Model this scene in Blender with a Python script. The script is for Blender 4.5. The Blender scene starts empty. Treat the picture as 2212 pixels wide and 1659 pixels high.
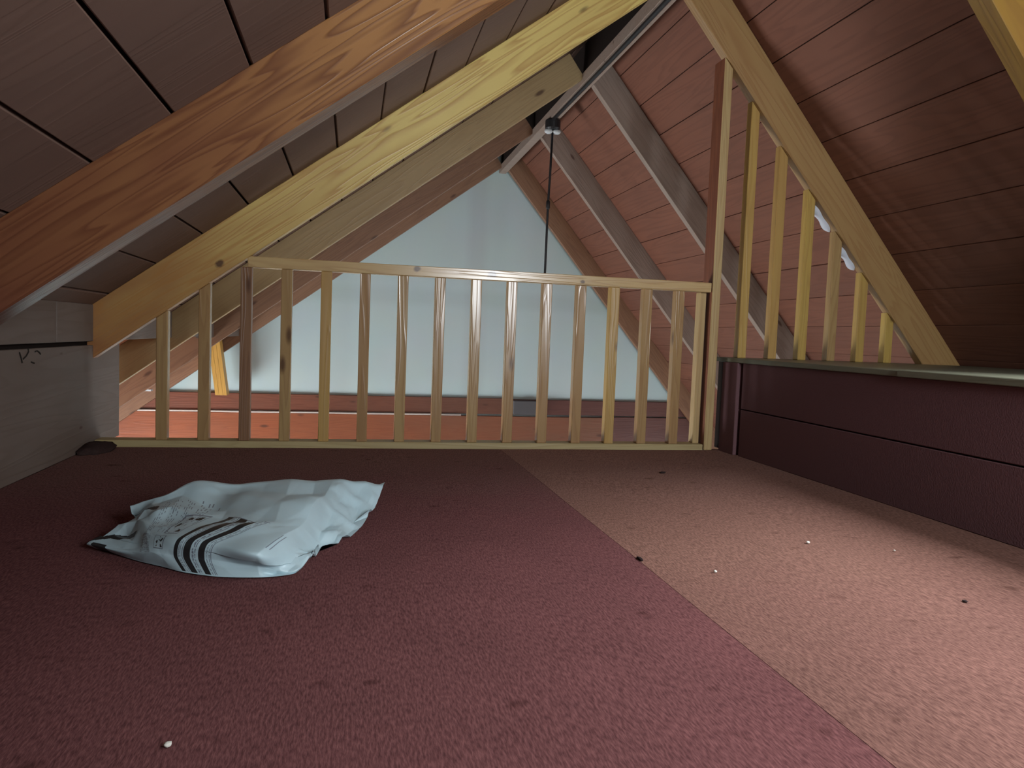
import bpy, bmesh, math, random
from mathutils import Matrix, Vector, noise
random.seed(7)
SC = bpy.context.scene
COL = SC.collection

# ------------------------------------------------------------------ camera
cam_d = bpy.data.cameras.new('camera')
cam = bpy.data.objects.new('camera', cam_d)
COL.objects.link(cam)
R_ = Vector((0.976818, -0.210542, 0.038717)); U_ = Vector((-0.024133, 0.071403, 0.997156)); F_ = Vector((0.212708, 0.974974, -0.064666))
CAMZ = 0.4417
cam.matrix_world = Matrix(((R_.x, U_.x, -F_.x, 0), (R_.y, U_.y, -F_.y, 0), (R_.z, U_.z, -F_.z, CAMZ), (0, 0, 0, 1)))
cam_d.sensor_width = 36.0
cam_d.lens = 1595.43 / 2212 * 36.0
cam_d.clip_start = 0.02
SC.camera = cam
SC.view_settings.view_transform = 'Standard'
SC.view_settings.look = 'None'
SC.view_settings.gamma = 1.0
SC.view_settings.use_curve_mapping = False
SC.view_settings.exposure = 0.0

# ------------------------------------------------------------------ world and daylight
w = bpy.data.worlds.new('daylight'); SC.world = w
w.use_nodes = True
w.node_tree.nodes['Background'].inputs['Color'].default_value = (0.72, 0.86, 1.0, 1)
w.node_tree.nodes['Background'].inputs['Strength'].default_value = 1.6

def area(name, loc, target, sx, sy, power, color, spread=math.pi):
    d = bpy.data.lights.new(name, 'AREA'); d.shape = 'RECTANGLE'; d.size = sx; d.size_y = sy
    d.energy = power; d.color = color; d.spread = spread
    o = bpy.data.objects.new(name, d); COL.objects.link(o)
    o.location = loc
    o.rotation_euler = (Vector(target) - Vector(loc)).to_track_quat('-Z', 'Y').to_euler()
    return o
# soft overcast sun through the skylight (right slope, beside the viewer), daylight at the other windows
NEAR_P, LEFT_P, RIGHT_P = 55.0, 400.0, 115.0
sun_d = bpy.data.lights.new('overcast_sun', 'SUN'); sun_d.energy = 34.0; sun_d.angle = math.radians(70); sun_d.color = (0.97, 0.98, 1.0)
sun = bpy.data.objects.new('overcast_sun', sun_d); COL.objects.link(sun)
sun.rotation_euler = Vector((-0.44, 0.05, -1.0)).to_track_quat('-Z', 'Y').to_euler()

# ------------------------------------------------------------------ roof constants
XR, ZR = 1.21, 1.862                     # where the undersides of the rafters meet
AL, AR = math.atan(0.745), math.atan(1.185)
DEP = 0.15                               # rafter depth
YN, YF = -0.75, 6.25                      # near and far gable
XL, XE = -2.4, 3.52                      # eave walls of the room below
ZLOW = -2.4
def slope(side):
    if side < 0:
        u = Vector((-math.cos(AL), 0, -math.sin(AL))); v = Vector((0, -1, 0)); n = Vector((-math.sin(AL), 0, math.cos(AL)))
    else:
        u = Vector((math.cos(AR), 0, -math.sin(AR))); v = Vector((0, 1, 0)); n = Vector((math.sin(AR), 0, math.cos(AR)))
    return u, v, n
def basis(o, a, b, c):
    return Matrix(((a.x, b.x, c.x, o.x), (a.y, b.y, c.y, o.y), (a.z, b.z, c.z, o.z), (0, 0, 0, 1)))
def zlow(x):                             # underside of the rafters
    return ZR - 0.745 * (XR - x) if x < XR else ZR - 1.185 * (x - XR)
def zdeck(x):
    return zlow(x) + (DEP / math.cos(AL) if x < XR else DEP / math.cos(AR))

# ------------------------------------------------------------------ materials
def new_mat(name):
    m = bpy.data.materials.new(name); m.use_nodes = True
    nt = m.node_tree
    for n in list(nt.nodes): nt.nodes.remove(n)
    out = nt.nodes.new('ShaderNodeOutputMaterial'); b = nt.nodes.new('ShaderNodeBsdfPrincipled')
    nt.links.new(b.outputs[0], out.inputs[0])
    return m, nt, b
def N(nt, t, **kw):
    n = nt.nodes.new(t)
    for k, v in kw.items(): setattr(n, k, v)
    return n
def plain(name, col, rough=0.6, spec=0.3, bump=0.0, bscale=60):
    m, nt, b = new_mat(name)
    b.inputs['Base Color'].default_value = (*col, 1); b.inputs['Roughness'].default_value = rough
    b.inputs['Specular IOR Level'].default_value = spec
    tc = N(nt, 'ShaderNodeTexCoord'); nz = N(nt, 'ShaderNodeTexNoise'); nz.inputs['Scale'].default_value = bscale
    nt.links.new(tc.outputs['Object'], nz.inputs['Vector'])
    mx = N(nt, 'ShaderNodeMix', data_type='RGBA'); mx.blend_type = 'MULTIPLY'
    mx.inputs[0].default_value = 0.25
    mx.inputs[6].default_value = (*col, 1); nt.links.new(nz.outputs['Color'], mx.inputs[7])
    mx2 = N(nt, 'ShaderNodeMix', data_type='RGBA'); mx2.inputs[0].default_value = 0.6
    mx2.inputs[7].default_value = (*col, 1); nt.links.new(mx.outputs[2], mx2.inputs[6])
    nt.links.new(mx2.outputs[2], b.inputs['Base Color'])
    if bump:
        bp = N(nt, 'ShaderNodeBump'); bp.inputs['Strength'].default_value = bump; bp.inputs['Distance'].default_value = 0.004
        nt.links.new(nz.outputs['Fac'], bp.inputs['Height']); nt.links.new(bp.outputs[0], b.inputs['Normal'])
    return m
def wood(name, c_a, c_b, c_grain, rough=0.5, spec=0.35, grain=0.55, knots=0.0, axis=0, vary=0.5, blotch=0.35, gs=1.0, fade=None):
    """c_a/c_b: two tones, mixed per object; c_grain: colour of the late wood lines. Length runs along local axis."""
    m, nt, b = new_mat(name); L = nt.links
    tc = N(nt, 'ShaderNodeTexCoord'); oi = N(nt, 'ShaderNodeObjectInfo')
    mul = N(nt, 'ShaderNodeVectorMath', operation='SCALE'); mul.inputs[0].default_value = (3.1, 7.7, 5.3)
    sc = N(nt, 'ShaderNodeMath', operation='MULTIPLY'); sc.inputs[1].default_value = 23.0
    L.new(oi.outputs['Random'], sc.inputs[0]); L.new(sc.outputs[0], mul.inputs['Scale'])
    add = N(nt, 'ShaderNodeVectorMath', operation='ADD'); L.new(tc.outputs['Object'], add.inputs[0]); L.new(mul.outputs[0], add.inputs[1])
    mp = N(nt, 'ShaderNodeMapping')
    s = [14 * gs, 14 * gs, 14 * gs]; s[axis] = 0.9 * gs
    mp.inputs['Scale'].default_value = s
    L.new(add.outputs[0], mp.inputs['Vector'])
    n1 = N(nt, 'ShaderNodeTexNoise'); n1.inputs['Scale'].default_value = 1.0; n1.inputs['Detail'].default_value = 2; n1.inputs['Distortion'].default_value = 0.4
    L.new(mp.outputs[0], n1.inputs['Vector'])
    rings = N(nt, 'ShaderNodeMath', operation='MULTIPLY'); rings.inputs[1].default_value = 11.0; L.new(n1.outputs['Fac'], rings.inputs[0])
    fr = N(nt, 'ShaderNodeMath', operation='FRACT'); L.new(rings.outputs[0], fr.inputs[0])
    cr = N(nt, 'ShaderNodeValToRGB')
    e = cr.color_ramp.elements; e[0].position = 0.35; e[0].color = (0, 0, 0, 1); e[1].position = 0.85; e[1].color = (1, 1, 1, 1)
    k = e.new(1.0); k.color = (0, 0, 0, 1)
    L.new(fr.outputs[0], cr.inputs[0])
    base = N(nt, 'ShaderNodeMix', data_type='RGBA'); base.inputs[6].default_value = (*c_a, 1); base.inputs[7].default_value = (*c_b, 1)
    vm = N(nt, 'ShaderNodeMath', operation='MULTIPLY_ADD'); vm.inputs[1].default_value = vary; vm.inputs[2].default_value = (1 - vary) * .4
    L.new(oi.outputs['Random'], vm.inputs[0]); 
    n2 = N(nt, 'ShaderNodeTexNoise'); n2.inputs['Scale'].default_value = 4.0; n2.inputs['Detail'].default_value = 3
    mp2 = N(nt, 'ShaderNodeMapping'); s2 = [1.6, 1.6, 1.6]; s2[axis] = 0.6; mp2.inputs['Scale'].default_value = s2
    L.new(add.outputs[0], mp2.inputs['Vector']); L.new(mp2.outputs[0], n2.inputs['Vector'])
    bl = N(nt, 'ShaderNodeMath', operation='MULTIPLY_ADD'); bl.inputs[1].default_value = blotch * 2; L.new(n2.outputs['Fac'], bl.inputs[0])
    vs = N(nt, 'ShaderNodeMath', operation='SUBTRACT'); vs.inputs[1].default_value = blotch; L.new(vm.outputs[0], vs.inputs[0]); L.new(vs.outputs[0], bl.inputs[2])
    bl.use_clamp = True
    if fade:                              # second tone along the length: heartwood brown, plus painted light falloff
        spx = N(nt, 'ShaderNodeSeparateXYZ'); L.new(tc.outputs['Object'], spx.inputs[0])
        mrf = N(nt, 'ShaderNodeMapRange'); mrf.inputs[1].default_value = fade[0]; mrf.inputs[2].default_value = fade[1]; mrf.inputs[3].default_value = -.35; mrf.inputs[4].default_value = .65
        L.new(spx.outputs[axis], mrf.inputs[0])
        af = N(nt, 'ShaderNodeMath', operation='ADD', use_clamp=True); L.new(bl.outputs[0], af.inputs[0]); L.new(mrf.outputs[0], af.inputs[1])
        bl = af
    L.new(bl.outputs[0], base.inputs[0])
    gm = N(nt, 'ShaderNodeMath', operation='MULTIPLY'); gm.inputs[1].default_value = grain; L.new(cr.outputs[0], gm.inputs[0])
    mx = N(nt, 'ShaderNodeMix', data_type='RGBA'); mx.inputs[7].default_value = (*c_grain, 1)
    L.new(gm.outputs[0], mx.inputs[0]); L.new(base.outputs[2], mx.inputs[6])
    outc = mx.outputs[2]
    if knots > 0:
        mpk = N(nt, 'ShaderNodeMapping'); sk = [9, 9, 9]; sk[axis] = 3.2; mpk.inputs['Scale'].default_value = sk
        L.new(add.outputs[0], mpk.inputs['Vector'])
        vo = N(nt, 'ShaderNodeTexVoronoi'); vo.inputs['Scale'].default_value = 1.0; L.new(mpk.outputs[0], vo.inputs['Vector'])
        kr = N(nt, 'ShaderNodeValToRGB'); ke = kr.color_ramp.elements
        ke[0].position = knots * .45; ke[0].color = (1, 1, 1, 1); ke[1].position = knots; ke[1].color = (0, 0, 0, 1)
        L.new(vo.outputs['Distance'], kr.inputs[0])
        km = N(nt, 'ShaderNodeMath', operation='MULTIPLY'); km.inputs[1].default_value = .8; L.new(kr.outputs[0], km.inputs[0])
        mk = N(nt, 'ShaderNodeMix', data_type='RGBA'); mk.inputs[7].default_value = (0.07, 0.03, 0.02, 1)
        L.new(km.outputs[0], mk.inputs[0]); L.new(outc, mk.inputs[6]); outc = mk.outputs[2]
    L.new(outc, b.inputs['Base Color'])
    b.inputs['Roughness'].default_value = rough; b.inputs['Specular IOR Level'].default_value = spec
    bp = N(nt, 'ShaderNodeBump'); bp.inputs['Strength'].default_value = 0.25; bp.inputs['Distance'].default_value = 0.0015
    L.new(cr.outputs[0], bp.inputs['Height']); L.new(bp.outputs[0], b.inputs['Normal'])
    return m

M = {}
M['rafter_yellow'] = wood('yellow_pine', (0.76, 0.60, 0.20), (0.33, 0.145, 0.055), (0.42, 0.20, 0.055), rough=.38, spec=.5, grain=.6, knots=.11, blotch=.5, vary=.2, fade=(-1.0, .35))
M['rafter_yellow_deep'] = wood('deep_yellow_pine', (0.40, 0.26, 0.10), (0.35, 0.21, 0.09), (0.28, 0.14, 0.055), rough=.38, spec=.5, grain=.5, knots=.09, blotch=.5)
M['rafter_orange'] = wood('orange_pine', (0.40, 0.205, 0.07), (0.15, 0.052, 0.029), (0.11, 0.036, 0.018), rough=.3, spec=.5, grain=.7, knots=.10, blotch=.4, gs=1.25, vary=.2, fade=(-1.3, .2))  # eave end darker: redder wood with light falloff painted in
M['rafter_gold'] = wood('gold_pine', (0.30, 0.18, 0.035), (0.27, 0.15, 0.035), (0.2, 0.1, 0.03), rough=.45, grain=.4)
M['rafter_tan'] = wood('tan_pine', (0.44, 0.33, 0.17), (0.36, 0.25, 0.125), (0.30, 0.2, 0.1), rough=.45, grain=.3, knots=.13, blotch=.5)
M['rafter_brown'] = wood('brown_pine', (0.27, 0.145, 0.085), (0.25, 0.14, 0.08), (0.16, 0.08, 0.05), rough=.5, grain=.45, knots=.13, blotch=.5)
M['rafter_grey'] = wood('grey_pine', (0.31, 0.25, 0.21), (0.30, 0.22, 0.18), (0.2, 0.15, 0.12), rough=.5, grain=.4, knots=.10, blotch=.9)
M['deck_left'] = wood('deck_plywood', (0.195, 0.125, 0.098), (0.155, 0.10, 0.08), (0.15, 0.09, 0.07), rough=.65, spec=.2, grain=.15, axis=1, vary=.6, blotch=.7, gs=.6)
M['deck_lit_orange'] = wood('deck_lit_orange', (0.42, 0.16, 0.08), (0.45, 0.17, 0.08), (0.27, 0.08, 0.04), rough=.5, grain=.4, vary=.5)  # same boards, coloured orange for the strong warm light below the plywood
M['deck_right'] = wood('deck_rose', (0.215, 0.090, 0.058), (0.175, 0.078, 0.054), (0.125, 0.052, 0.036), rough=.65, spec=.2, grain=.35, axis=0, vary=.8, blotch=.6, gs=.7)
M['baluster'] = wood('baluster_pine', (0.40, 0.27, 0.12), (0.36, 0.22, 0.10), (0.27, 0.15, 0.07), rough=.24, spec=.6, grain=.45, knots=.14, axis=2, vary=.9, blotch=.4)
M['baluster_y'] = wood('baluster_yellow_pine', (0.48, 0.33, 0.09), (0.42, 0.25, 0.09), (0.34, 0.19, 0.06), rough=.35, spec=.5, grain=.4, knots=.10, axis=2, vary=.9, blotch=.4)
M['baluster_d'] = wood('baluster_dark_pine', (0.25, 0.135, 0.07), (0.22, 0.12, 0.065), (0.15, 0.07, 0.04), rough=.35, spec=.5, grain=.45, knots=.14, axis=2)
M['rail'] = wood('rail_pine', (0.56, 0.41, 0.20), (0.50, 0.34, 0.16), (0.36, 0.2, 0.09), rough=.24, spec=.6, grain=.4, knots=.16, axis=0)
M['plate'] = wood('plate_pine', (0.42, 0.34, 0.17), (0.38, 0.30, 0.15), (0.30, 0.22, 0.1), rough=.5, grain=.4, axis=0)
M['post'] = wood('post_pine', (0.48, 0.37, 0.18), (0.46, 0.32, 0.15), (0.34, 0.2, 0.09), rough=.4, grain=.5, knots=.1, axis=2)
M['post_red'] = wood('post_red_side', (0.22, 0.075, 0.04), (0.20, 0.07, 0.035), (0.1, 0.03, 0.02), rough=.45, grain=.5, knots=.12, axis=2)
M['ply'] = wood('wall_plywood', (0.20, 0.165, 0.145), (0.15, 0.112, 0.09), (0.13, 0.092, 0.07), rough=.6, spec=.25, grain=.25, axis=1, blotch=.9, gs=.7, knots=.06)
M['maroon'] = plain('maroon_panel', (0.155, 0.084, 0.092), .9, .05, .25, 260)
M['ledge'] = wood('ledge_board', (0.165, 0.178, 0.128), (0.155, 0.165, 0.12), (0.125, 0.13, 0.092), rough=.4, grain=.35, axis=1)
M['beam_far'] = wood('beam_orange', (0.24, 0.075, 0.042), (0.15, 0.065, 0.042), (0.12, 0.04, 0.026), rough=.45, grain=.4, knots=.12, axis=0, vary=.2, fade=(-1.2, 2.0))  # dimmer light toward the right is painted into the wood
M['beam_tan'] = wood('beam_tan', (0.32, 0.092, 0.038), (0.19, 0.085, 0.05), (0.2, 0.06, 0.032), rough=.45, grain=.4, knots=.14, axis=0, vary=.2, fade=(-1.2, 2.2))  # right end browner, its lower light put into the colour
M['beam_dark'] = wood('beam_dark', (0.13, 0.05, 0.04), (0.11, 0.045, 0.035), (0.08, 0.03, 0.025), rough=.5, grain=.4, axis=0)
M['brace'] = wood('brace_yellow', (0.62, 0.36, 0.08), (0.60, 0.34, 0.09), (0.45, 0.24, 0.06), rough=.45, grain=.4, axis=2)
M['drywall'] = plain('white_drywall', (0.54, 0.66, 0.67), .8, .2, bscale=3)
def drywall_bands(m):  # soft, slightly darker bands at set places on the wall
    nt = m.node_tree; L = nt.links; b = [x for x in nt.nodes if x.type == 'BSDF_PRINCIPLED'][0]
    src = b.inputs['Base Color'].links[0].from_socket
    tc = N(nt, 'ShaderNodeTexCoord'); sp = N(nt, 'ShaderNodeSeparateXYZ'); L.new(tc.outputs['Object'], sp.inputs[0])
    for ax, pos, wd, tint in (('X', 1.02, .10, (.93, .90, .91)), ('Z', .74, .08, (.93, .93, .92)), ('X', -.1, .12, (.97, .965, .96))):
        d = N(nt, 'ShaderNodeMath', operation='SUBTRACT'); d.inputs[1].default_value = pos; L.new(sp.outputs[ax], d.inputs[0])
        ab = N(nt, 'ShaderNodeMath', operation='ABSOLUTE'); L.new(d.outputs[0], ab.inputs[0])
        mr = N(nt, 'ShaderNodeMapRange'); mr.inputs[1].default_value = wd * .4; mr.inputs[2].default_value = wd * 1.2; mr.inputs[3].default_value = 1; mr.inputs[4].default_value = 0
        L.new(ab.outputs[0], mr.inputs[0])
        mx = N(nt, 'ShaderNodeMix', data_type='RGBA'); mx.blend_type = 'MULTIPLY'; mx.inputs[7].default_value = (*tint, 1)
        L.new(mr.outputs[0], mx.inputs[0]); L.new(src, mx.inputs[6]); src = mx.outputs[2]
    L.new(src, b.inputs['Base Color'])
drywall_bands(M['drywall'])
M['black'] = plain('black_plastic', (0.012, 0.012, 0.014), .45, .4)
M['white'] = plain('white_plastic', (0.6, 0.64, 0.66), .4, .4)
M['dark_gap'] = plain('roof_felt', (0.02, 0.014, 0.012), .9, .1)
M['wall_low'] = plain('lower_wall_paint', (0.55, 0.52, 0.48), .8, .2)
M['floor_low'] = wood('lower_floor_boards', (0.32, 0.2, 0.12), (0.28, 0.17, 0.1), (0.2, 0.11, 0.06), axis=1)
M['conduit'] = plain('pale_conduit', (0.62, 0.55, 0.5), .4, .5)
M['pencil'] = plain('dark_pencil', (0.03, 0.027, 0.024), .7, .1)
M['pale_blob'] = plain('pale_lump', (0.62, 0.66, 0.75), .7, .2)
M['felt'] = plain('dark_edge_felt', (0.045, 0.028, 0.026), .95, .05, .6, 120)
M['lint'] = plain('white_lint', (0.6, 0.6, 0.55), .9, .1)
M['grit'] = plain('dark_grit', (0.03, 0.02, 0.02), .9, .1)
M['steel'] = plain('grey_box_metal', (0.10, 0.095, 0.10), .5, .3)
M['bulb'] = plain('opal_shade', (0.6, 0.6, 0.55), .5, .3)

def glass_mat():
    m = bpy.data.materials.new('clear_glass'); m.use_nodes = True; nt = m.node_tree
    for n in list(nt.nodes): nt.nodes.remove(n)
    o = N(nt, 'ShaderNodeOutputMaterial'); t = N(nt, 'ShaderNodeBsdfTransparent'); g = N(nt, 'ShaderNodeBsdfGlossy'); mx = N(nt, 'ShaderNodeMixShader')
    g.inputs['Roughness'].default_value = .05; mx.inputs[0].default_value = .08
    nt.links.new(t.outputs[0], mx.inputs[1]); nt.links.new(g.outputs[0], mx.inputs[2]); nt.links.new(mx.outputs[0], o.inputs[0])
    return m
M['glass'] = glass_mat()

def carpet_mat(name, col, col2, far_tone=None, far_light=(.21, .125, .11)):
    m, nt, b = new_mat(name); L = nt.links
    tc = N(nt, 'ShaderNodeTexCoord')
    nf = N(nt, 'ShaderNodeTexNoise'); nf.inputs['Scale'].default_value = 330; nf.inputs['Detail'].default_value = 2
    mpf = N(nt, 'ShaderNodeMapping'); mpf.inputs['Scale'].default_value = (1, .24, 1); L.new(tc.outputs['Object'], mpf.inputs['Vector'])
    L.new(mpf.outputs[0], nf.inputs['Vector'])
    nb = N(nt, 'ShaderNodeTexNoise'); nb.inputs['Scale'].default_value = 5.5; nb.inputs['Detail'].default_value = 5; L.new(tc.outputs['Object'], nb.inputs['Vector'])
    mx = N(nt, 'ShaderNodeMix', data_type='RGBA'); mx.inputs[6].default_value = (*col, 1); mx.inputs[7].default_value = (*col2, 1)
    cr = N(nt, 'ShaderNodeValToRGB'); cr.color_ramp.elements[0].position = .35; cr.color_ramp.elements[1].position = .7
    L.new(nb.outputs['Fac'], cr.inputs[0]); L.new(cr.outputs[0], mx.inputs[0])
    # missing railing-end light painted as tan; knee-wall strip paler that way; ragged borders
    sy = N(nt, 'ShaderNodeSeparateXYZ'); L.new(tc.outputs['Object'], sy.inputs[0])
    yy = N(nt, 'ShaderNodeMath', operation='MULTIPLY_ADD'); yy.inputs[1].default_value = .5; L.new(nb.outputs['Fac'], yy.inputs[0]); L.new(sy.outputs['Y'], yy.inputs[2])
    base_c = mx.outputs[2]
    for colr, ya, yb, amt in ([(far_tone, 1.15, 1.75, 1.0)] if far_tone else []) + [(far_light, 1.9, 2.9, .75)]:
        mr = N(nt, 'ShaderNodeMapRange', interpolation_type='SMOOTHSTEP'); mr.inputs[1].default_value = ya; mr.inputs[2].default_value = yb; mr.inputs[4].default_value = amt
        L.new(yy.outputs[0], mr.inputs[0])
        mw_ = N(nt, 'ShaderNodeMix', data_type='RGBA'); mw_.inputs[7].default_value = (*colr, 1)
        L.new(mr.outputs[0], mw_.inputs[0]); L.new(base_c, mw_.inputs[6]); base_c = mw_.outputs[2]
    m2 = N(nt, 'ShaderNodeMix', data_type='RGBA'); m2.blend_type = 'MULTIPLY'; m2.inputs[0].default_value = 1
    c2 = N(nt, 'ShaderNodeValToRGB'); c2.color_ramp.elements[0].position = .3; c2.color_ramp.elements[0].color = (.62, .6, .62, 1)
    c2.color_ramp.elements[1].position = .7; c2.color_ramp.elements[1].color = (1.25, 1.25, 1.25, 1)
    L.new(nf.outputs['Fac'], c2.inputs[0]); L.new(base_c, m2.inputs[6]); L.new(c2.outputs[0], m2.inputs[7])
    # small stains
    ns = N(nt, 'ShaderNodeTexNoise'); ns.inputs['Scale'].default_value = 17; ns.inputs['Detail'].default_value = 2
    mps = N(nt, 'ShaderNodeMapping'); mps.inputs['Scale'].default_value = (.7, 1, 1); L.new(tc.outputs['Object'], mps.inputs['Vector']); L.new(mps.outputs[0], ns.inputs['Vector'])
    cs = N(nt, 'ShaderNodeValToRGB'); cs.color_ramp.elements[0].position = .66; cs.color_ramp.elements[0].color = (1, 1, 1, 1)
    cs.color_ramp.elements[1].position = .76; cs.color_ramp.elements[1].color = (.6, .58, .56, 1)
    L.new(ns.outputs['Fac'], cs.inputs[0])
    m3 = N(nt, 'ShaderNodeMix', data_type='RGBA'); m3.blend_type = 'MULTIPLY'; m3.inputs[0].default_value = 1
    L.new(m2.outputs[2], m3.inputs[6]); L.new(cs.outputs[0], m3.inputs[7])
    L.new(m3.outputs[2], b.inputs['Base Color'])
    b.inputs['Roughness'].default_value = 1.0; b.inputs['Specular IOR Level'].default_value = .0
    b.inputs['Sheen Weight'].default_value = .0; b.inputs['Sheen Roughness'].default_value = .5
    bp = N(nt, 'ShaderNodeBump'); bp.inputs['Strength'].default_value = .3; bp.inputs['Distance'].default_value = .003
    L.new(nf.outputs['Fac'], bp.inputs['Height']); L.new(bp.outputs[0], b.inputs['Normal'])
    return m
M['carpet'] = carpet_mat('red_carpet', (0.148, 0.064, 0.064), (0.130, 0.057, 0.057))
M['carpet_r'] = carpet_mat('pale_carpet', (0.178, 0.094, 0.077), (0.156, 0.083, 0.068), far_tone=(0.200, 0.110, 0.086), far_light=(.27, .16, .135))

def set_knots(m, pts):
    """single large knots at given object-space points (point, radius, stretch along x)"""
    nt = m.node_tree; L = nt.links; b = [x for x in nt.nodes if x.type == 'BSDF_PRINCIPLED'][0]
    src = b.inputs['Base Color'].links[0].from_socket; tc = N(nt, 'ShaderNodeTexCoord')
    nz = N(nt, 'ShaderNodeTexNoise'); nz.inputs['Scale'].default_value = 60; L.new(tc.outputs['Object'], nz.inputs['Vector'])
    for p, rad, st in pts:
        sb = N(nt, 'ShaderNodeVectorMath', operation='SUBTRACT'); sb.inputs[1].default_value = p; L.new(tc.outputs['Object'], sb.inputs[0])
        ml = N(nt, 'ShaderNodeVectorMath', operation='MULTIPLY'); ml.inputs[1].default_value = (1 / st, 0.3, 1); L.new(sb.outputs[0], ml.inputs[0])
        ln = N(nt, 'ShaderNodeVectorMath', operation='LENGTH'); L.new(ml.outputs[0], ln.inputs[0])
        jit = N(nt, 'ShaderNodeMath', operation='MULTIPLY_ADD'); jit.inputs[1].default_value = rad * .8; jit.inputs[2].default_value = -rad * .4; L.new(nz.outputs['Fac'], jit.inputs[0])
        ad = N(nt, 'ShaderNodeMath', operation='ADD'); L.new(ln.outputs['Value'], ad.inputs[0]); L.new(jit.outputs[0], ad.inputs[1])
        mr = N(nt, 'ShaderNodeMapRange'); mr.inputs[1].default_value = rad * .55; mr.inputs[2].default_value = rad * 1.1; mr.inputs[3].default_value = .85; mr.inputs[4].default_value = 0
        L.new(ad.outputs[0], mr.inputs[0])
        mx = N(nt, 'ShaderNodeMix', data_type='RGBA'); mx.inputs[7].default_value = (.06, .025, .02, 1)
        L.new(mr.outputs[0], mx.inputs[0]); L.new(src, mx.inputs[6]); src = mx.outputs[2]
    L.new(src, b.inputs['Base Color'])
def slope_local(pt, side, d0, d1, h0, h1, yc):
    u, v, n = slope(side); c = Vector((XR, 0, ZR)) + u * ((d0 + d1) / 2) + n * ((h0 + h1) / 2) + Vector((0, yc, 0)); q = Vector(pt) - c
    return (q.dot(u), q.dot(v), q.dot(n))
LLEN = (XR - XL) / math.cos(AL)
set_knots(M['rafter_yellow'], [(slope_local((-.465, 2.795, .658), -1, .02, LLEN, 0, DEP, 2.819), .013, 1.3)])
set_knots(M['rail'], [((-.30, -.021, .008), .012, 1.2), ((-.012, -.021, .004), .014, 1.6), ((.35, -.021, -.006), .008, 1.4)])

# ------------------------------------------------------------------ mesh helpers
def mesh_obj(name, bm, mat, parent=None, mw=None, smooth=False):
    me = bpy.data.meshes.new(name); bm.to_mesh(me); bm.free()
    for mm in (mat if isinstance(mat, (list, tuple)) else [mat]): me.materials.append(mm)
    if smooth:
        for p in me.polygons: p.use_smooth = True
    o = bpy.data.objects.new(name, me); COL.objects.link(o)
    place(o, mw, parent)
    return o
WM = {}
def place(o, mw, parent):
    mw = mw or Matrix.Identity(4)
    WM[o.name] = mw
    if parent is not None:
        o.parent = parent
        o.matrix_basis = WM[parent.name].inverted() @ mw
    else:
        o.matrix_basis = mw
def add_box(bm, lo, hi, bev=0.0):
    g = bmesh.ops.create_cube(bm, size=1.0)
    vs = g['verts']
    for v in vs:
        v.co = Vector([lo[i] + (v.co[i] + .5) * (hi[i] - lo[i]) for i in range(3)])
    if bev:
        es = list({e for v in vs for e in v.link_edges})
        bmesh.ops.bevel(bm, geom=es, offset=bev, segments=1, affect='EDGES')
def box(name, lo, hi, mat, parent=None, bev=0.002):
    """box in world coordinates, origin at its own centre"""
    c = Vector([(a + b) / 2 for a, b in zip(lo, hi)])
    bm = bmesh.new(); add_box(bm, Vector(lo) - c, Vector(hi) - c, bev)
    return mesh_obj(name, bm, mat, parent, Matrix.Translation(c))
def sbox(name, side, d0, d1, y0, y1, h0, h1, mat, parent=None, bev=0.002, along='u'):
    """box lying in a roof slope: d = distance down the slope from the ridge, h = height above the rafter undersides"""
    u, v, n = slope(side)
    c = Vector((XR, 0, ZR)) + u * ((d0 + d1) / 2) + Vector((0, (y0 + y1) / 2, 0)) + n * ((h0 + h1) / 2)
    a, b_, h = (d1 - d0) / 2, (y1 - y0) / 2, (h1 - h0) / 2
    bm = bmesh.new()
    if along == 'u':
        add_box(bm, (-a, -b_, -h), (a, b_, h), bev); mw = basis(c, u, v, n)
    else:                                 # local x runs along the ridge
        add_box(bm, (-b_, -a, -h), (b_, a, h), bev); mw = basis(c, v, -u, n)
    return mesh_obj(name, bm, mat, parent, mw)
def tube(bm, pts, r, seg=8):
    rings = []
    for i, p in enumerate(pts):
        p = Vector(p); a = Vector(pts[max(i - 1, 0)]); b = Vector(pts[min(i + 1, len(pts) - 1)])
        t = (b - a).normalized(); s = t.orthogonal().normalized() if i == 0 else (rs - t * rs.dot(t)).normalized()
        rs = s; k = t.cross(s)
        rr = r[i] if isinstance(r, (list, tuple)) else r
        rings.append([bm.verts.new(p + (s * math.cos(2 * math.pi * j / seg) + k * math.sin(2 * math.pi * j / seg)) * rr) for j in range(seg)])
    for A, B in zip(rings, rings[1:]):
        for j in range(seg): bm.faces.new((A[j], A[(j + 1) % seg], B[(j + 1) % seg], B[j]))
    bm.faces.new(rings[0][::-1]); bm.faces.new(rings[-1])
def lathe(bm, prof, c, seg=24):
    rings = [[bm.verts.new((c[0] + r * math.cos(2 * math.pi * j / seg), c[1] + r * math.sin(2 * math.pi * j / seg), c[2] + z)) for j in range(seg)] for r, z in prof]
    for A, B in zip(rings, rings[1:]):
        for j in range(seg): bm.faces.new((A[j], A[(j + 1) % seg], B[(j + 1) % seg], B[j]))
    bm.faces.new(rings[0][::-1]); bm.faces.new(rings[-1])
    bmesh.ops.recalc_face_normals(bm, faces=bm.faces)
def tag(o, label, cat, group=None, kind=None):
    if label: o['label'] = label
    if cat: o['category'] = cat
    if group: o['group'] = group
    if kind: o['kind'] = kind
    return o
def struct(o, label=None, cat=None):
    o['kind'] = 'structure'
    if label: o['label'] = label
    if cat: o['category'] = cat
    return o
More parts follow.
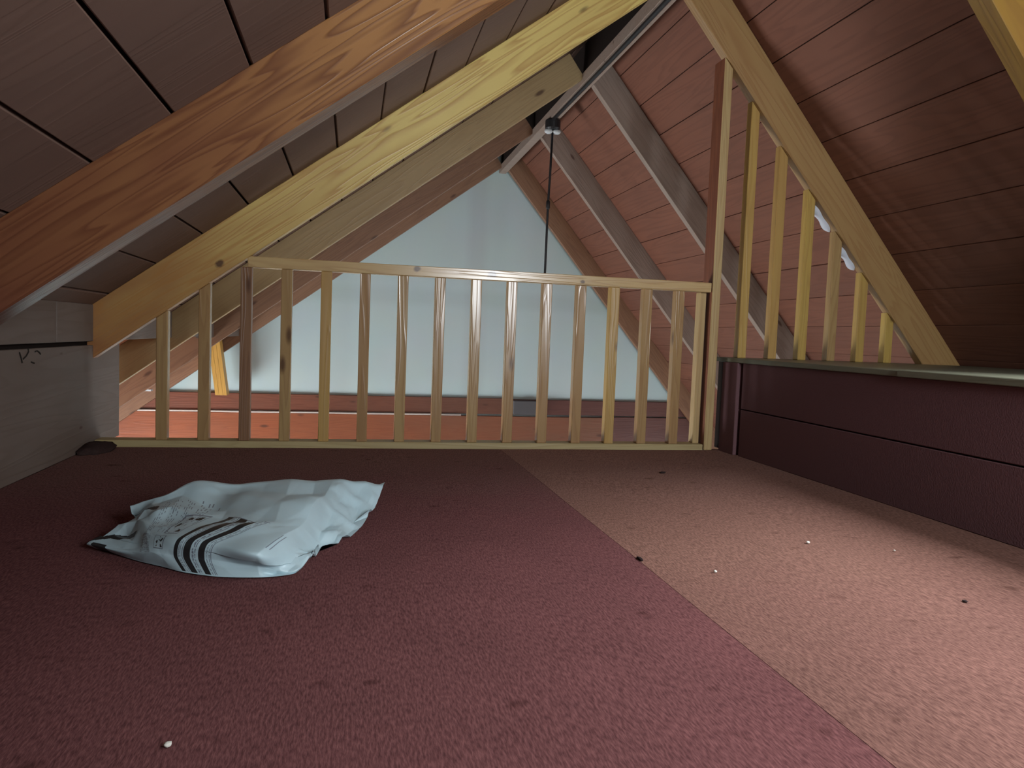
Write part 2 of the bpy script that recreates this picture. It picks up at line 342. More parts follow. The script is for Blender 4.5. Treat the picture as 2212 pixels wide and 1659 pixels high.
def thing(name, loc, label, cat, group=None):
    o = bpy.data.objects.new(name, None); COL.objects.link(o); o.empty_display_size = .1
    place(o, Matrix.Translation(Vector(loc)), None)
    return tag(o, label, cat, group)
def prism_y(bm, poly, y0, y1):
    A = [bm.verts.new((x, y0, z)) for x, z in poly]; B = [bm.verts.new((x, y1, z)) for x, z in poly]
    n = len(poly)
    bm.faces.new(A); bm.faces.new(B[::-1])
    for i in range(n): bm.faces.new((A[i], B[i], B[(i + 1) % n], A[(i + 1) % n]))
    bmesh.ops.recalc_face_normals(bm, faces=bm.faces)

# ------------------------------------------------------------------ floors and carpet
XW, XK = -0.872, 1.512                    # plywood wall face, knee wall face
fl = struct(box('floor', (XL, YN, -0.22), (XE, 2.9, -0.010), M['beam_dark'], bev=0), 'loft floor deck under the red carpet', 'floor')
def carpet_strip(x0, x1, mat, lab, lift=0.0):
    bm = bmesh.new()
    nx, ny = 24, 80
    g = [[bm.verts.new((x0 + (x1 - x0) * i / nx, YN + (2.80 - YN) * j / ny, 0)) for j in range(ny + 1)] for i in range(nx + 1)]
    for i in range(nx + 1):
        for j in range(ny + 1):
            v = g[i][j]
            s = min(i, nx - i) / nx
            v.co.z = lift + 0.0018 * noise.noise(Vector((v.co.x * 4, v.co.y * 3, 3)))
    for i in range(nx):
        for j in range(ny): bm.faces.new((g[i][j], g[i + 1][j], g[i + 1][j + 1], g[i][j + 1]))
    geo = bmesh.ops.extrude_face_region(bm, geom=bm.faces[:])
    for v in [e for e in geo['geom'] if isinstance(e, bmesh.types.BMVert)]: v.co.z = -0.0095
    bmesh.ops.recalc_face_normals(bm, faces=bm.faces)
    o = mesh_obj('carpet_strip', bm, mat, fl, smooth=False)
    o['label'] = lab
    return o
XS1, XS2 = -0.46, 0.575
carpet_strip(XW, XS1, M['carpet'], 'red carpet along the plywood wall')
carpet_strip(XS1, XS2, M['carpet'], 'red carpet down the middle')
carpet_strip(XS2, XK, M['carpet_r'], 'paler carpet along the knee wall', 0.0005)
# curled dark corner of the carpet where it meets the plywood wall
bm = bmesh.new()
bmesh.ops.create_icosphere(bm, subdivisions=3, radius=1)
for v in bm.verts:
    k = 1 + .25 * noise.noise(v.co * 2.2)
    v.co = Vector((v.co.x * .055 * k, v.co.y * .10 * k, max(v.co.z, -.2) * .026 * k))
cl = mesh_obj('carpet_curl', bm, M['felt'], fl, Matrix.Translation((XW + .03, 2.72, 0.004)), smooth=True); cl['label'] = 'dark curled corner of the carpet'
struct(box('floor_lower', (XL, YN, ZLOW - .1), (XE, YF, ZLOW), M['floor_low'], bev=0), 'wooden floor of the room below', 'floor')

# ------------------------------------------------------------------ gable walls
def gable_poly(zb):
    return [(XL, zb), (XE, zb), (XE, zdeck(XE) + .02), (XR, ZR + DEP / math.cos(AR) + .02), (XL, zdeck(XL) + .02)]
bm = bmesh.new(); prism_y(bm, gable_poly(ZLOW), YF, YF + .1)
wf = struct(mesh_obj('wall_far', bm, M['drywall']), 'white painted gable wall beyond the railing', 'wall')
NW = (0.90, 1.48, .55, 1.38)               # window in the gable behind the viewer: x0, x1, z0, z1
bm = bmesh.new(); G = gable_poly(ZLOW)
zt = lambda x: zdeck(x) + .02
prism_y(bm, [(XL, ZLOW), (NW[0], ZLOW), (NW[0], zt(NW[0])), (XL, zt(XL))], YN - .1, YN)
prism_y(bm, [(NW[1], ZLOW), (XE, ZLOW), (XE, zt(XE)), (NW[1], zt(NW[1]))], YN - .1, YN)
prism_y(bm, [(NW[0], ZLOW), (NW[1], ZLOW), (NW[1], NW[2]), (NW[0], NW[2])], YN - .1, YN)
prism_y(bm, [(NW[0], NW[3]), (NW[1], NW[3]), (NW[1], zt(NW[1])), (XR, zt(XR - .0001)), (NW[0], zt(NW[0]))], YN - .1, YN)
struct(mesh_obj('wall_near', bm, M['ply']), 'gable wall behind the viewer', 'wall')
bm = bmesh.new()
for a in ((NW[0], NW[0] + .05, NW[2], NW[3]), (NW[1] - .05, NW[1], NW[2], NW[3]), (NW[0] + .05, NW[1] - .05, NW[2], NW[2] + .05), (NW[0] + .05, NW[1] - .05, NW[3] - .05, NW[3])):
    add_box(bm, (a[0], YN - .08, a[2]), (a[1], YN - .02, a[3]))
w4 = struct(mesh_obj('window_4', bm, M['white']), 'window in the gable behind the viewer', 'window')
box('pane', (NW[0] + .05, YN - .06, NW[2] + .05), (NW[1] - .05, YN - .055, NW[3] - .05), M['glass'], w4, bev=0)
area('daylight_near_window', ((NW[0] + NW[1]) / 2, YN - .04, (NW[2] + NW[3]) / 2), ((NW[0] + NW[1]) / 2, YN + 2, (NW[2] + NW[3]) / 2), NW[1] - NW[0] - .1, NW[3] - NW[2] - .1, NEAR_P, (0.93, 0.97, 1.0))

# eave walls of the room below, each with one window opening
def eave_wall(name, x, th, zt, wy0, wy1, wz0, wz1, lab):
    bm = bmesh.new()
    x0, x1 = sorted((x, x + th))
    add_box(bm, (x0, YN, ZLOW), (x1, wy0, zt)); add_box(bm, (x0, wy1, ZLOW), (x1, YF, zt))
    add_box(bm, (x0, wy0, ZLOW), (x1, wy1, wz0)); add_box(bm, (x0, wy0, wz1), (x1, wy1, zt))
    return struct(mesh_obj(name, bm, M['wall_low']), lab, 'wall')
def window_x(name, x, y0, y1, z0, z1, lab):
    xs = (x - .03, x + .03)
    bm = bmesh.new()
    for a in ((y0, y0 + .05, z0, z1), (y1 - .05, y1, z0, z1), (y0 + .05, y1 - .05, z0, z0 + .05), (y0 + .05, y1 - .05, z1 - .05, z1), ((y0 + y1) / 2 - .02, (y0 + y1) / 2 + .02, z0 + .05, z1 - .05)):
        add_box(bm, (xs[0], a[0], a[2]), (xs[1], a[1], a[3]))
    f = struct(mesh_obj(name, bm, M['white']), lab, 'window')
    box('pane', (x - .003, y0 + .05, z0 + .05), (x + .003, y1 - .05, z1 - .05), M['glass'], f, bev=0)
WL = (3.3, 5.9, -2.1, -.85); WR = (3.2, 5.9, -2.1, -.75)
eave_wall('wall_eave_left', XL, -.12, zdeck(XL), *WL, 'eave wall of the room below, under the long roof slope')
eave_wall('wall_eave_right', XE, .12, zdeck(XE), *WR, 'eave wall of the room below, under the steep roof slope')
window_x('window_2', XL - .06, *WL, 'window of the room below in the left eave wall')
window_x('window_3', XE + .06, *WR, 'window of the room below in the right eave wall')
area('daylight_left_window', (XL - .15, (WL[0] + WL[1]) / 2, (WL[2] + WL[3]) / 2), (XL + 2, (WL[0] + WL[1]) / 2, (WL[2] + WL[3]) / 2), WL[3] - WL[2], WL[1] - WL[0], LEFT_P, (0.93, 0.97, 1.0))
area('daylight_right_window', (XE + .15, (WR[0] + WR[1]) / 2, (WR[2] + WR[3]) / 2), (XE - 2, (WR[0] + WR[1]) / 2, (WR[2] + WR[3]) / 2), WR[3] - WR[2], WR[1] - WR[0], RIGHT_P, (0.86, 0.95, 1.0))

# ------------------------------------------------------------------ roof: felt shell + boards
LL = (XR - XL) / math.cos(AL); LR = (XE - XR) / math.cos(AR)
SK = (0.62, 1.42, 0.08, 1.36)            # skylight: d0, d1, y0, y1 on the right slope
def shell(name, side, rects, lab):
    u, v, n = slope(side)
    bm = bmesh.new()
    o = Vector((XR, 0, ZR))
    for d0, d1, y0, y1 in rects:
        vs = []
        for h in (DEP + .022, DEP + .10):
            for d, y in ((d0, y0), (d1, y0), (d1, y1), (d0, y1)):
                vs.append(bm.verts.new(o + u * d + n * h + Vector((0, y, 0))))
        for f in ((0, 1, 2, 3), (7, 6, 5, 4), (0, 4, 5, 1), (1, 5, 6, 2), (2, 6, 7, 3), (3, 7, 4, 0)): bm.faces.new([vs[i] for i in f])
    bmesh.ops.recalc_face_normals(bm, faces=bm.faces)
    return struct(mesh_obj(name, bm, M['dark_gap']), lab, 'ceiling')
roofL = shell('ceiling_left', -1, [(-.25, LL + .2, YN - .1, YF + .1)], 'brown boarded roof slope on the left of the ridge')
roofR = shell('ceiling_right', 1, [(-.25, SK[0], YN - .1, YF + .1), (SK[1], LR + .2, YN - .1, YF + .1), (SK[0], SK[1], YN - .1, SK[2]), (SK[0], SK[1], SK[3], YF + .1)], 'dark boarded steep roof slope on the right of the ridge')
BW = 0.1515 / math.cos(AL)
d_off = (XR + 0.220) / math.cos(AL) % BW   # one seam passes x = -0.22
h_off = DEP * math.tan(AL) * 0
i = -2
while True:
    # seams are given on the board face, DEP above the rafter underside: shift by the normal's horizontal part
    d0 = d_off + (i) * BW - DEP * math.sin(AL) / math.cos(AL) ; d1 = d0 + BW
    i += 1
    if d1 < -.05: continue
    if d0 > LL: break
    xm = XR - math.cos(AL) * (d0 + d1) / 2 - DEP * math.sin(AL)
    mat = M['deck_lit_orange'] if xm < XW - .05 else M['deck_left']
    hj = random.uniform(-.0015, .0015)
    sbox('roof_board', -1, max(d0, -.1) + .0035, d1 - .0035, YN, YF, DEP + hj, DEP + .02 + hj, mat, roofL, along='y', bev=.002)
BR = 0.1236 / math.cos(AR)
d_offR = (1.64 - XR) / math.cos(AR) - DEP * math.sin(AR) / math.cos(AR)
i = -6
while True:
    d0 = d_offR + i * BR; d1 = d0 + BR; i += 1
    if d1 < -.05: continue
    if d0 > LR: break
    runs = [(YN, YF)]
    if d1 > SK[0] and d0 < SK[1]: runs = [(YN, SK[2]), (SK[3], YF)]
    hj = random.uniform(-.002, .002)
    for y0, y1 in runs:
        sbox('roof_board', 1, max(d0, -.1) + .0015, d1 - .0015, y0, y1, DEP + hj, DEP + .02 + hj, M['deck_right'], roofR, along='y', bev=.0015)
# skylight window
bmF = bmesh.new()
u, v, n = slope(1)
def loc_box(bm, d0, d1, y0, y1, h0, h1):
    add_box(bm, (d0, y0, h0), (d1, y1, h1))
e = .05
for a in ((SK[0] - .0, SK[0] + e, SK[2], SK[3]), (SK[1] - e, SK[1], SK[2], SK[3]), (SK[0] + e, SK[1] - e, SK[2], SK[2] + e), (SK[0] + e, SK[1] - e, SK[3] - e, SK[3])):
    loc_box(bmF, *a, DEP + .0, DEP + .13)
MS = basis(Vector((XR, 0, ZR)), u, v, n)
sk = struct(mesh_obj('window_1', bmF, M['rafter_yellow'], None, MS), 'skylight in the steep roof slope behind the viewer', 'window')
bm = bmesh.new(); add_box(bm, (SK[0] + e, SK[2] + e, DEP + .06), (SK[1] - e, SK[3] - e, DEP + .068))
mesh_obj('pane', bm, M['glass'], sk, MS)

# ------------------------------------------------------------------ ridge beam and rafters
rb = tag(box('ridge_beam', (XR - .030, YN, 1.812), (XR + .030, YF, 1.872), M['rafter_grey']), 'grey brown ridge beam with a black cable along its underside', 'beam')
box('ridge_dark_fill', (XR - .012, YN, 1.873), (XR + .012, YF, 2.05), M['dark_gap'], rb)  # dark filler added for the shaded void above the beam
RY = [(-.60, None), (.50, None), (1.66, 'a'), (2.795, 'b'), (3.93, 'c'), (5.06, 'd'), (6.15, 'e')]
labL = {'a': 'thick orange-brown rafter, nearest on the long left slope', 'b': 'yellow pine rafter above the left end of the railing',
        'c': 'pale knotty rafter just beyond the yellow one on the left slope', 'd': 'brown knotty rafter on the left slope, second beyond the railing',
        'e': 'brown rafter along the left edge of the white gable'}
labR = {'a': 'yellow rafter in the upper right corner of the picture', 'b': 'yellow pine rafter standing over the short balusters on the ledge',
        'c': 'grey rafter on the steep slope, first beyond the railing', 'd': 'grey brown rafter on the steep slope behind the hanging cord',
        'e': 'brown rafter along the right edge of the white gable'}
matL = {'a': 'rafter_orange', 'b': 'rafter_yellow', 'c': 'rafter_tan', 'd': 'rafter_brown', 'e': 'rafter_brown', None: 'rafter_orange'}
matR = {'a': 'rafter_gold', 'b': 'rafter_yellow_deep', 'c': 'rafter_grey', 'd': 'rafter_grey', 'e': 'rafter_brown', None: 'rafter_yellow'}
for y, k in RY:
    tl = .085 if k == 'a' else .048
    o = sbox('rafter', -1, .02, LL, y, y + tl, 0, DEP, M[matL[k]])
    tag(o, labL.get(k, 'left-slope rafter over the viewer, next behind the thick orange one' if y > 0 else 'left-slope rafter farthest back, beside the near gable'), 'rafter', 'rafters of the left slope')
    yr = -.02 if y == .50 else 1.70 if k == 'a' else y
    o = sbox('rafter', 1, .02, LR, yr, yr + (.065 if k == 'a' else .045), 0, DEP, M[matR[k]])
    tag(o, labR.get(k, 'steep-slope rafter at the back edge of the skylight' if y > 0 else 'steep-slope rafter farthest back, beside the near gable'), 'rafter', 'rafters of the right slope')

# ------------------------------------------------------------------ plywood wall on the left
ZG = 0.363
wl = struct(thing('wall_left', (XW, 1, 0), 'plywood knee wall under the left roof slope', 'wall'))
ztop = zdeck(XW) - .004
def ply(y0, y1, z0, z1):
    o = box('plywood_panel', (XW - .018, y0, z0), (XW, y1, z1), M['ply'], wl, bev=.0015)
    return o
ply(YN, .03, 0, ZG - .008); ply(.034, 3.09, 0, ZG - .008)
ply(YN, .03, ZG + .006, ztop); ply(.034, 2.47, ZG + .006, ztop); ply(2.476, 4.6, ZG + .006, ztop); ply(4.604, YF, ZG - .004, ztop)
box('stud_plate', (XW - .075, YN, ZG - .03), (XW - .0185, 3.07, ZG + .03), M['dark_gap'], wl)
box('backing', (XW - .075, YN, 0), (XW - .055, 3.06, ZG - .03), M['dark_gap'], wl)
# pencil scribble
bm = bmesh.new()
def stroke(pts, r=.0022):
    tube(bm, [(XW + .0006, y, z) for y, z in pts], r, 5)
stroke([(2.215, .347), (2.225, .332), (2.232, .318)]); stroke([(2.238, .328), (2.258, .336), (2.272, .347), (2.270, .355)])
stroke([(2.315, .346), (2.330, .348), (2.345, .343), (2.352, .338)]); stroke([(2.29, .318), (2.31, .314)])
mesh_obj('pencil_mark', bm, M['pencil'], wl)

# ------------------------------------------------------------------ knee wall on the right with its ledge
ZK = 0.388
wr = struct(thing('wall_right', (XK, 1, 0), 'dark maroon knee wall under the steep slope', 'wall'))
box('wall_panel', (XK, YN, 0), (XK + .02, 2.66, .185), M['maroon'], wr, bev=.002)
box('wall_panel', (XK, YN, .189), (XK + .02, 2.66, ZK - .018), M['maroon'], wr, bev=.002)
box('corner_trim', (XK - .012, 2.68, 0), (XK + .02, 2.80, ZK - .018), M['maroon'], wr)
box('backing', (XK + .021, YN, 0), (XK + .03, 2.9, ZK - .018), M['dark_gap'], wr)
tr = struct(thing('trim_1', (XK, 1, ZK), 'pale grey-green ledge on top of the knee wall', 'ledge'))
xk2 = XR + (ZR + DEP / math.cos(AR) - ZK) / 1.185 - .006
box('ledge_board', (XK - .008, 1.80, ZK - .018), (xk2, 2.9, ZK), M['ledge'], tr)
box('ledge_board', (XK - .016, YN, ZK - .018), (xk2, 1.797, ZK + .001), M['ledge'], tr)

# ------------------------------------------------------------------ railing
YB = 2.828; HB = .019; PIT = .1397
def make_post(name, x, y0, y1, z0, z1, mat, parent, hw=HB, top=None):
    """square timber; top: function giving the cut height at x"""
    c = Vector((x, (y0 + y1) / 2, (z0 + z1) / 2)); bm = bmesh.new()
    add_box(bm, (-hw, y0 - c.y, z0 - c.z), (hw, y1 - c.y, z1 - c.z))
    if top:
        for v in bm.verts:
            if v.co.z > 0: v.co.z = top(x + v.co.x) - c.z
    bmesh.ops.bevel(bm, geom=bm.edges[:], offset=.0022, segments=1, affect='EDGES')
    return mesh_obj(name, bm, mat, parent, Matrix.Translation(c))
rl = thing('railing', (.4, YB, 0), 'pine railing with fifteen square balusters at the edge of the loft', 'railing')
box('bottom_plate', (XW + .001, YB - .024, -.002), (1.432, YB + .05, .024), M['plate'], rl)
box('top_rail', (-.372, YB - .021, .652), (1.434, YB + .021, .691), M['rail'], rl)
for i in range(15):
    x = -.656 + i * PIT
    mat = M['baluster_y'] if i in (4, 12) else M['baluster_d'] if i == 2 else M['baluster']
    if x < -.39: make_post('baluster', x, YB - HB, YB + HB, .024, zlow(x), mat, rl, top=zlow)
    else: make_post('baluster', x, YB - HB, YB + HB, .024, .652, mat, rl)
po = make_post('post', 1.455, YB - .024, YB + .064, 0, 1.55, M['post'], rl, hw=.0185, top=zlow)
po.data.materials.append(M['post_red'])  # left side face takes a darker, redder tone
for p_ in po.data.polygons:
    if p_.normal.x < -.9: p_.material_index = 1
make_post('half_post', 1.415, YB + .01, YB + .05, .024, .652, M['post'], rl, hw=.014)
rs = thing('railing', (1.9, YB, ZK), 'six short yellow balusters between the right-hand ledge and the rafter', 'railing')
for i in range(6):
    x = 1.588 + i * PIT
    make_post('baluster', x, YB - HB, YB + HB, ZK, zlow(x), M['baluster_y'] if i != 3 else M['baluster'], rs, top=lambda xx: zlow(xx) - .001)

# pale lumpy strips under the rafter beside the short balusters
def pale_blob(x0, x1, lab):
    bm = bmesh.new(); pts = []; rr = []
    for k in range(13):
        t = k / 12; x = x0 + (x1 - x0) * t
        pts.append((x, YB + .014, zlow(x) - .006)); rr.append(.002 + .016 * math.sin(math.pi * t) ** .6 * (1 + .35 * math.sin(t * 9)))
    tube(bm, pts, rr, 10)
    tag(mesh_obj('pale_strip', bm, M['pale_blob'], smooth=True), lab, 'pale_blob')
pale_blob(1.890, 1.984, 'upper pale bluish blob under the yellow rafter, between short balusters')
pale_blob(2.03, 2.115, 'lower pale bluish blob under the yellow rafter, between short balusters')

# ------------------------------------------------------------------ far end of the room
def far_board(name, x0, x1, z0, z1, y0, mat, lab):
    return tag(box(name, (x0, y0, z0), (x1, YF - .001, z1), mat, bev=.003), lab, 'beam', 'boards across the foot of the gable')
far_board('cross_beam', XL + .01, 1.36, -.235, -.098, 6.222, M['beam_far'], 'long orange upper board across the foot of the white gable')
far_board('cross_beam', 1.362, XE - .01, -.235, -.104, 6.224, M['beam_dark'], 'dark upper board at the right foot of the white gable')
far_board('cross_beam', XL + .01, 2.19, -.47, -.252, 6.214, M['beam_tan'], 'knotty tan lower board across the foot of the white gable')
far_board('cross_beam', 2.193, XE - .01, -.47, -.245, 6.216, M['beam_dark'], 'dark lower board at the right foot of the white gable')
tag(box('junction_box', (1.37, 6.18, -.232), (1.62, 6.223, -.112), M['steel'], bev=.004), 'grey box fixed on the dark board below the gable', 'box')
bm = bmesh.new(); tube(bm, [(XL + .02 + k * .3, 6.208 , -.2435 + .001 * math.sin(k * 2.1)) for k in range(12)], .0075, 8)
tag(mesh_obj('conduit', bm, M['conduit'], smooth=True), 'pale thin conduit running between the two orange boards', 'conduit')
# slanting yellow brace at the left foot of the gable
br = thing('brace', (-.98, 6.0, -.1), 'slanting yellow brace of three boards at the left of the gable', 'brace')
for k in range(3):
    bm = bmesh.new(); x0 = -1.075 + k * .0285
    vs = []
    for z, dx in ((-.098, .058), (.37, -.008)):
        for xx, yy in ((0, 6.0), (.027, 6.0), (.027, 6.12), (0, 6.12)): vs.append(bm.verts.new((x0 + dx + xx, yy, z)))
    for f in ((3, 2, 1, 0), (4, 5, 6, 7), (0, 1, 5, 4), (1, 2, 6, 5), (2, 3, 7, 6), (3, 0, 4, 7)): bm.faces.new([vs[q] for q in f])
    bmesh.ops.recalc_face_normals(bm, faces=bm.faces)
    mesh_obj('brace_board', bm, M['brace'], br)
tag(box('pipe_stub', (-1.52, 5.95, -.075), (-1.46, 6.0, -.06), M['white']), 'tiny white pipe end above the orange board at far left', 'pipe')

# ------------------------------------------------------------------ hanging lamp and cable
LX, LY = XR - .008, 4.60
pl = thing('pendant_lamp', (LX, LY, 1.78), 'hanging lamp with black cap and thin black cord below the ridge', 'lamp')
bm = bmesh.new(); lathe(bm, [(.042, .03), (.048, .022), (.048, -.024), (.040, -.034)], (LX, LY, 1.780)); mesh_obj('cap', bm, M['black'], pl, smooth=False)
for sx in (-1, 1):
    bm = bmesh.new(); bmesh.ops.create_icosphere(bm, subdivisions=2, radius=.023)
    for v_ in bm.verts: v_.co = Vector((v_.co.x * 1.2, v_.co.y, v_.co.z * .75))
    mesh_obj('cap_clip', bm, M['white'], pl, Matrix.Translation((LX + sx * .026, LY, 1.737)), smooth=True)
bm = bmesh.new(); tube(bm, [(LX, LY, 1.755), (LX - .004, LY, 1.5), (LX - .010, LY, 1.27), (LX - .012, LY, .85), (LX - .013, LY, .2), (LX - .013, LY, -.62)], .0075, 8)
mesh_obj('cord', bm, M['black'], pl, smooth=True)
bm = bmesh.new(); lathe(bm, [(.006, .03), (.013, .02), (.013, -.02), (.006, -.03)], (LX - .010, LY, 1.28), 12); mesh_obj('cord_joiner', bm, M['black'], pl, smooth=True)
bm = bmesh.new(); lathe(bm, [(.03, 0), (.05, -.03), (.16, -.16), (.155, -.165), (.02, -.03)], (LX - .013, LY, -.60), 28); mesh_obj('lamp_shade', bm, M['bulb'], pl, smooth=True)
bm = bmesh.new(); tube(bm, [(XR - .014 + .003 * math.sin(k), -.7 + k * .53, 1.803) for k in range(11)], .0105, 8)
tag(mesh_obj('ridge_cable', bm, M['black'], smooth=True), 'black cable running under the ridge beam to the lamp', 'cable')

# ------------------------------------------------------------------ crumpled mailing bag
BAG = [
 [(-0.4647,1.5279,0.0030), (-0.4866,1.5206,0.0200), (-0.4450,1.5732,0.0350), (-0.4315,1.6333,0.0500), (-0.4527,1.6793,0.0600)],
 [(-0.3731,1.4440,0.0030), (-0.3755,1.4376,0.0240), (-0.3786,1.4797,0.0470), (-0.3801,1.5676,0.0700), (-0.3839,1.6764,0.0780)],
 [(-0.3250,1.4070,0.0030), (-0.3320,1.4030,0.0290), (-0.3335,1.4250,0.0550), (-0.3135,1.5367,0.0720), (-0.3306,1.7352,0.0950)],
 [(-0.2811,1.3715,0.0030), (-0.3005,1.3864,0.0290), (-0.2922,1.3893,0.0590), (-0.2273,1.5195,0.0760), (-0.2024,1.7733,0.0880)],
 [(-0.2157,1.3401,0.0030), (-0.2297,1.3531,0.0290), (-0.2225,1.3540,0.0600), (-0.1445,1.4458,0.0750), (-0.1111,1.7978,0.0850)],
 [(-0.1414,1.3305,0.0030), (-0.1455,1.3299,0.0240), (-0.1397,1.3071,0.0570), (-0.0820,1.4958,0.0650), (-0.0260,1.8274,0.0800)],
 [(-0.0940,1.3436,0.0030), (-0.0835,1.3369,0.0200), (-0.0541,1.4854,0.0300), (-0.0326,1.5112,0.0300), (0.0411,1.8575,0.0750)],
 [(-0.0891,1.3640,0.0030), (-0.0605,1.4381,0.0180), (-0.0443,1.5328,0.0330), (0.0085,1.5816,0.0300), (0.0904,1.8882,0.0700)],
]
def cr1(P, t, s=.42):
    n_ = len(P) - 1; k = min(int(t), n_ - 1); f = t - k
    p0 = P[max(k - 1, 0)]; p1 = P[k]; p2 = P[k + 1]; p3 = P[min(k + 2, n_)]
    m1 = (p2 - p0) * s; m2 = (p3 - p1) * s
    return p1 * (2 * f**3 - 3 * f**2 + 1) + m1 * (f**3 - 2 * f**2 + f) + p2 * (-2 * f**3 + 3 * f**2) + m2 * (f**3 - f**2)
BV = [[Vector(p) for p in c] for c in BAG]
BC = Vector((-.2, 1.56, 0))
def facet(u, v, h, ang, seed):
    """crumple made of flat triangular facets: linear interpolation over a jagged lattice"""
    c, k = math.cos(ang), math.sin(ang)
    a, b = (u * c - v * k) / h, (u * k + v * c) / h
    i, j = math.floor(a), math.floor(b); f, g = a - i, b - j
    val = lambda x, y: noise.cell(Vector((x * 1.37 + seed, y * 1.91 - seed, seed * .7))) * 2 - 1
    if noise.cell(Vector((i + .5, j + .5, seed + 9))) > .5:
        if f > g: return val(i, j) * (1 - f) + val(i + 1, j) * (f - g) + val(i + 1, j + 1) * g
        return val(i, j) * (1 - g) + val(i, j + 1) * (g - f) + val(i + 1, j + 1) * f
    if f + g < 1: return val(i, j) * (1 - f - g) + val(i + 1, j) * f + val(i, j + 1) * g
    return val(i + 1, j + 1) * (f + g - 1) + val(i, j + 1) * (1 - f) + val(i + 1, j) * (1 - g)
def ink(s, t):
    """print on the bag; s across (0..7), t from the front bottom over the top to the back (0..4). 0 plain, 1 black, 2 grey print"""
    if 2.98 <= s <= 4.02 and .15 < t < 3.0:
        f = s - 3.0
        for c in (.04, .38, .72):
            if abs(f - c) < .082 and t < 2.97: return 1
            for k, off in enumerate((.125, .155, .19, .225)):
                if abs(f - c - off) < .009 and (k == 3 or noise.noise(Vector((s * 3, t * 24 + k * 9, k))) > -.12): return 2
        if abs(f - 1.0) < .010 or (t > 2.975 and f > .1): return 2
    if .12 < s < 1.12 and 3.22 < t + .22 * (s - .5) < 3.46: return 1                      # bar on the back edge
    if .0 <= s < .75 and abs(t - 1.35 - .9 * s) < .17: return 1                            # bar on the left seam
    if .14 < s < .42 and t < 1.15: return 1
    if 1.0 < s < 2.75:
        if 1.0 < t < 2.1 and 1.1 < s < 1.9 and abs((t * 26) % 1 - .5) < .22 and noise.noise(Vector((s * 18, int(t * 26) * 3.3, 1))) > -.1 and s < 1.5: return 2
        # pictogram squares
        for cs, ct, w_ in ((2.05, 1.7, .30), (2.35, 2.55, .30)):
            ds, dt = abs(s - cs), abs(t - ct) * .8
            if max(ds, dt) < w_ and max(ds, dt) > w_ - .03: return 2
            if max(ds, dt) < w_ - .06 and noise.noise(Vector((s * 7, t * 6, 4))) > .24: return 1
    if 1.1 < s < 2.6 and 2.2 < t < 3.5 and abs((s * 15) % 1 - .5) < .14 and noise.noise(Vector((t * 14, int(s * 15) * 2.7, 2))) > .0: return 2
    if 4.9 < s < 5.0 and 2.2 < t < 2.55 and abs(s - 4.95) > .03: return 2
    return 0
NU, NV = 336, 176
bm = bmesh.new(); grid = []
for a in range(NU + 1):
    s = 7 * a / NU; col = []
    for b in range(NV + 1):
        t = 4 * b / NV
        rows = [cr1([c[r] for c in BV], s) for r in range(5)]
        p = cr1(rows, t, .30)
        edge = min(1, t * 2, (4 - t) * 3)
        flap = max(0, min(1, (s - 4.9) / .5)) * (1 if t > .6 else t / .6)
        left = max(0, min(1, (1.2 - s) / .8))
        dz = .003 * noise.noise(p * 11) + .0024 * facet(s, t, .85, .5, 3.0) + .005 * left * facet(s, t, .4, .9, 5.0)
        dz += flap * (.0115 * facet(p.x, p.y + p.z, .055, .5, 11.0) + .0065 * facet(p.x, p.y + p.z, .032, 1.2, 17.0))
        if t > 2.4: dz += .0055 * min(1, (t - 2.4) * 2) * facet(p.x, p.y + p.z, .075, .8, 23.0)
        dz -= .022 * math.exp(-((s - 2.5) / .28) ** 2) * max(0, t - 3.0)
        nrm = Vector((0.1, -.8, .5)) if t < 1.5 else Vector((0, -.2, 1))
        p = p + nrm.normalized() * dz * max(edge, .35 if t > 2 else 0)
        p.z = max(p.z, .0025)
        col.append(bm.verts.new(p - BC))
    grid.append(col)
for a in range(NU):
    for b in range(NV):
        f = bm.faces.new((grid[a][b], grid[a + 1][b], grid[a + 1][b + 1], grid[a][b + 1]))
        f.material_index = ink(7 * (a + .5) / NU, 4 * (b + .5) / NV); f.smooth = True
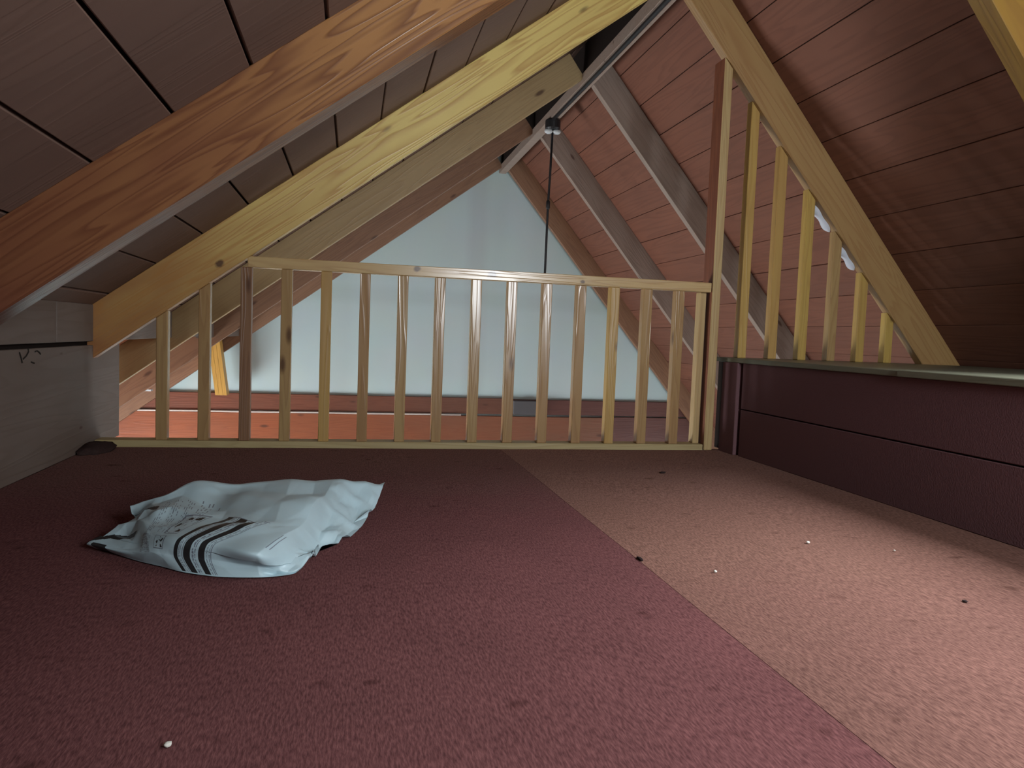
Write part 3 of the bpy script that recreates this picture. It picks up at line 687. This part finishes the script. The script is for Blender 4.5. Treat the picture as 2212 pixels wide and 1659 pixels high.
# underside: drop the rim to the floor and close it
rim = [grid[a][NV] for a in range(NU + 1)]
def low(vs, inset):
    out = []
    for v_ in vs:
        q_ = v_.co.copy(); q_ = Vector((q_.x * inset, q_.y * inset, .003)); out.append(bm.verts.new(q_))
    return out
loop = [grid[a][0] for a in range(NU + 1)] + [grid[NU][b] for b in range(1, NV + 1)] + [grid[a][NV] for a in range(NU - 1, -1, -1)] + [grid[0][b] for b in range(NV - 1, 0, -1)]
lw = low(loop, .86); ctr = bm.verts.new((0, 0, .003))
for k in range(len(loop)):
    k2 = (k + 1) % len(loop)
    bm.faces.new((loop[k2], loop[k], lw[k], lw[k2])); bm.faces.new((lw[k2], lw[k], ctr))
def bag_mat(name, col, rough):
    m, nt, b = new_mat(name)
    b.inputs['Roughness'].default_value = rough; b.inputs['Specular IOR Level'].default_value = .45
    tc = N(nt, 'ShaderNodeTexCoord'); nz = N(nt, 'ShaderNodeTexNoise'); nz.inputs['Scale'].default_value = 25; nz.inputs['Detail'].default_value = 4
    nt.links.new(tc.outputs['Object'], nz.inputs['Vector'])
    mx = N(nt, 'ShaderNodeMix', data_type='RGBA'); mx.inputs[6].default_value = (*col, 1); mx.inputs[7].default_value = (*[c * .9 for c in col], 1)
    nt.links.new(nz.outputs['Fac'], mx.inputs[0]); nt.links.new(mx.outputs[2], b.inputs['Base Color'])
    bp = N(nt, 'ShaderNodeBump'); bp.inputs['Strength'].default_value = .15; bp.inputs['Distance'].default_value = .004
    nt.links.new(nz.outputs['Fac'], bp.inputs['Height']); nt.links.new(bp.outputs[0], b.inputs['Normal'])
    return m
bag = mesh_obj('mailing_bag', bm, [bag_mat('bag_white', (.44, .60, .66), .36), bag_mat('bag_black_print', (.02, .022, .024), .4), bag_mat('bag_grey_print', (.16, .19, .24), .4)], None, Matrix.Translation(BC))
tag(bag, 'crumpled white plastic mailing bag with black stripes on the carpet', 'bag')

# ------------------------------------------------------------------ bits on the carpet
def bit(x, y, r, mat, lab, cat='lint', name='lint_crumb', st=(1, 1, .6)):
    bm = bmesh.new(); bmesh.ops.create_icosphere(bm, subdivisions=2, radius=r)
    for v_ in bm.verts:
        k = 1 + .5 * noise.noise(v_.co * (1.5 / r) + Vector((x * 9, y * 7, 0)))
        v_.co = Vector((v_.co.x * st[0] * k, v_.co.y * st[1] * k, v_.co.z * st[2] * k))
    tag(mesh_obj(name, bm, mat, None, Matrix.Translation((x, y, r * st[2] * .75 + .002)), smooth=True), lab, cat)
bit(1.015, 1.458, .0042, M['lint'], 'white crumb on the pale carpet, farthest from the seam')
bit(.696, 1.283, .0036, M['lint'], 'white crumb on the pale carpet beside the seam')
bit(-.178, .799, .0042, M['lint'], 'white crumb on the red carpet at the lower left')
bit(1.179, 1.384, .0026, M['lint'], 'tiny pale speck on the carpet near the knee wall')
bit(.579, 1.376, .009, M['grit'], 'dark scrap lying on the carpet seam', 'scrap', 'scrap', (.5, 1.6, .22))
bit(1.032, 2.295, .009, M['grit'], 'dark crumb on the carpet towards the railing', 'scrap', 'scrap', (1.2, .8, .3))
bit(1.076, 1.083, .0035, M['grit'], 'brown crumb on the bright carpet at the right', 'scrap', 'scrap', (1.2, 1.5, .4))
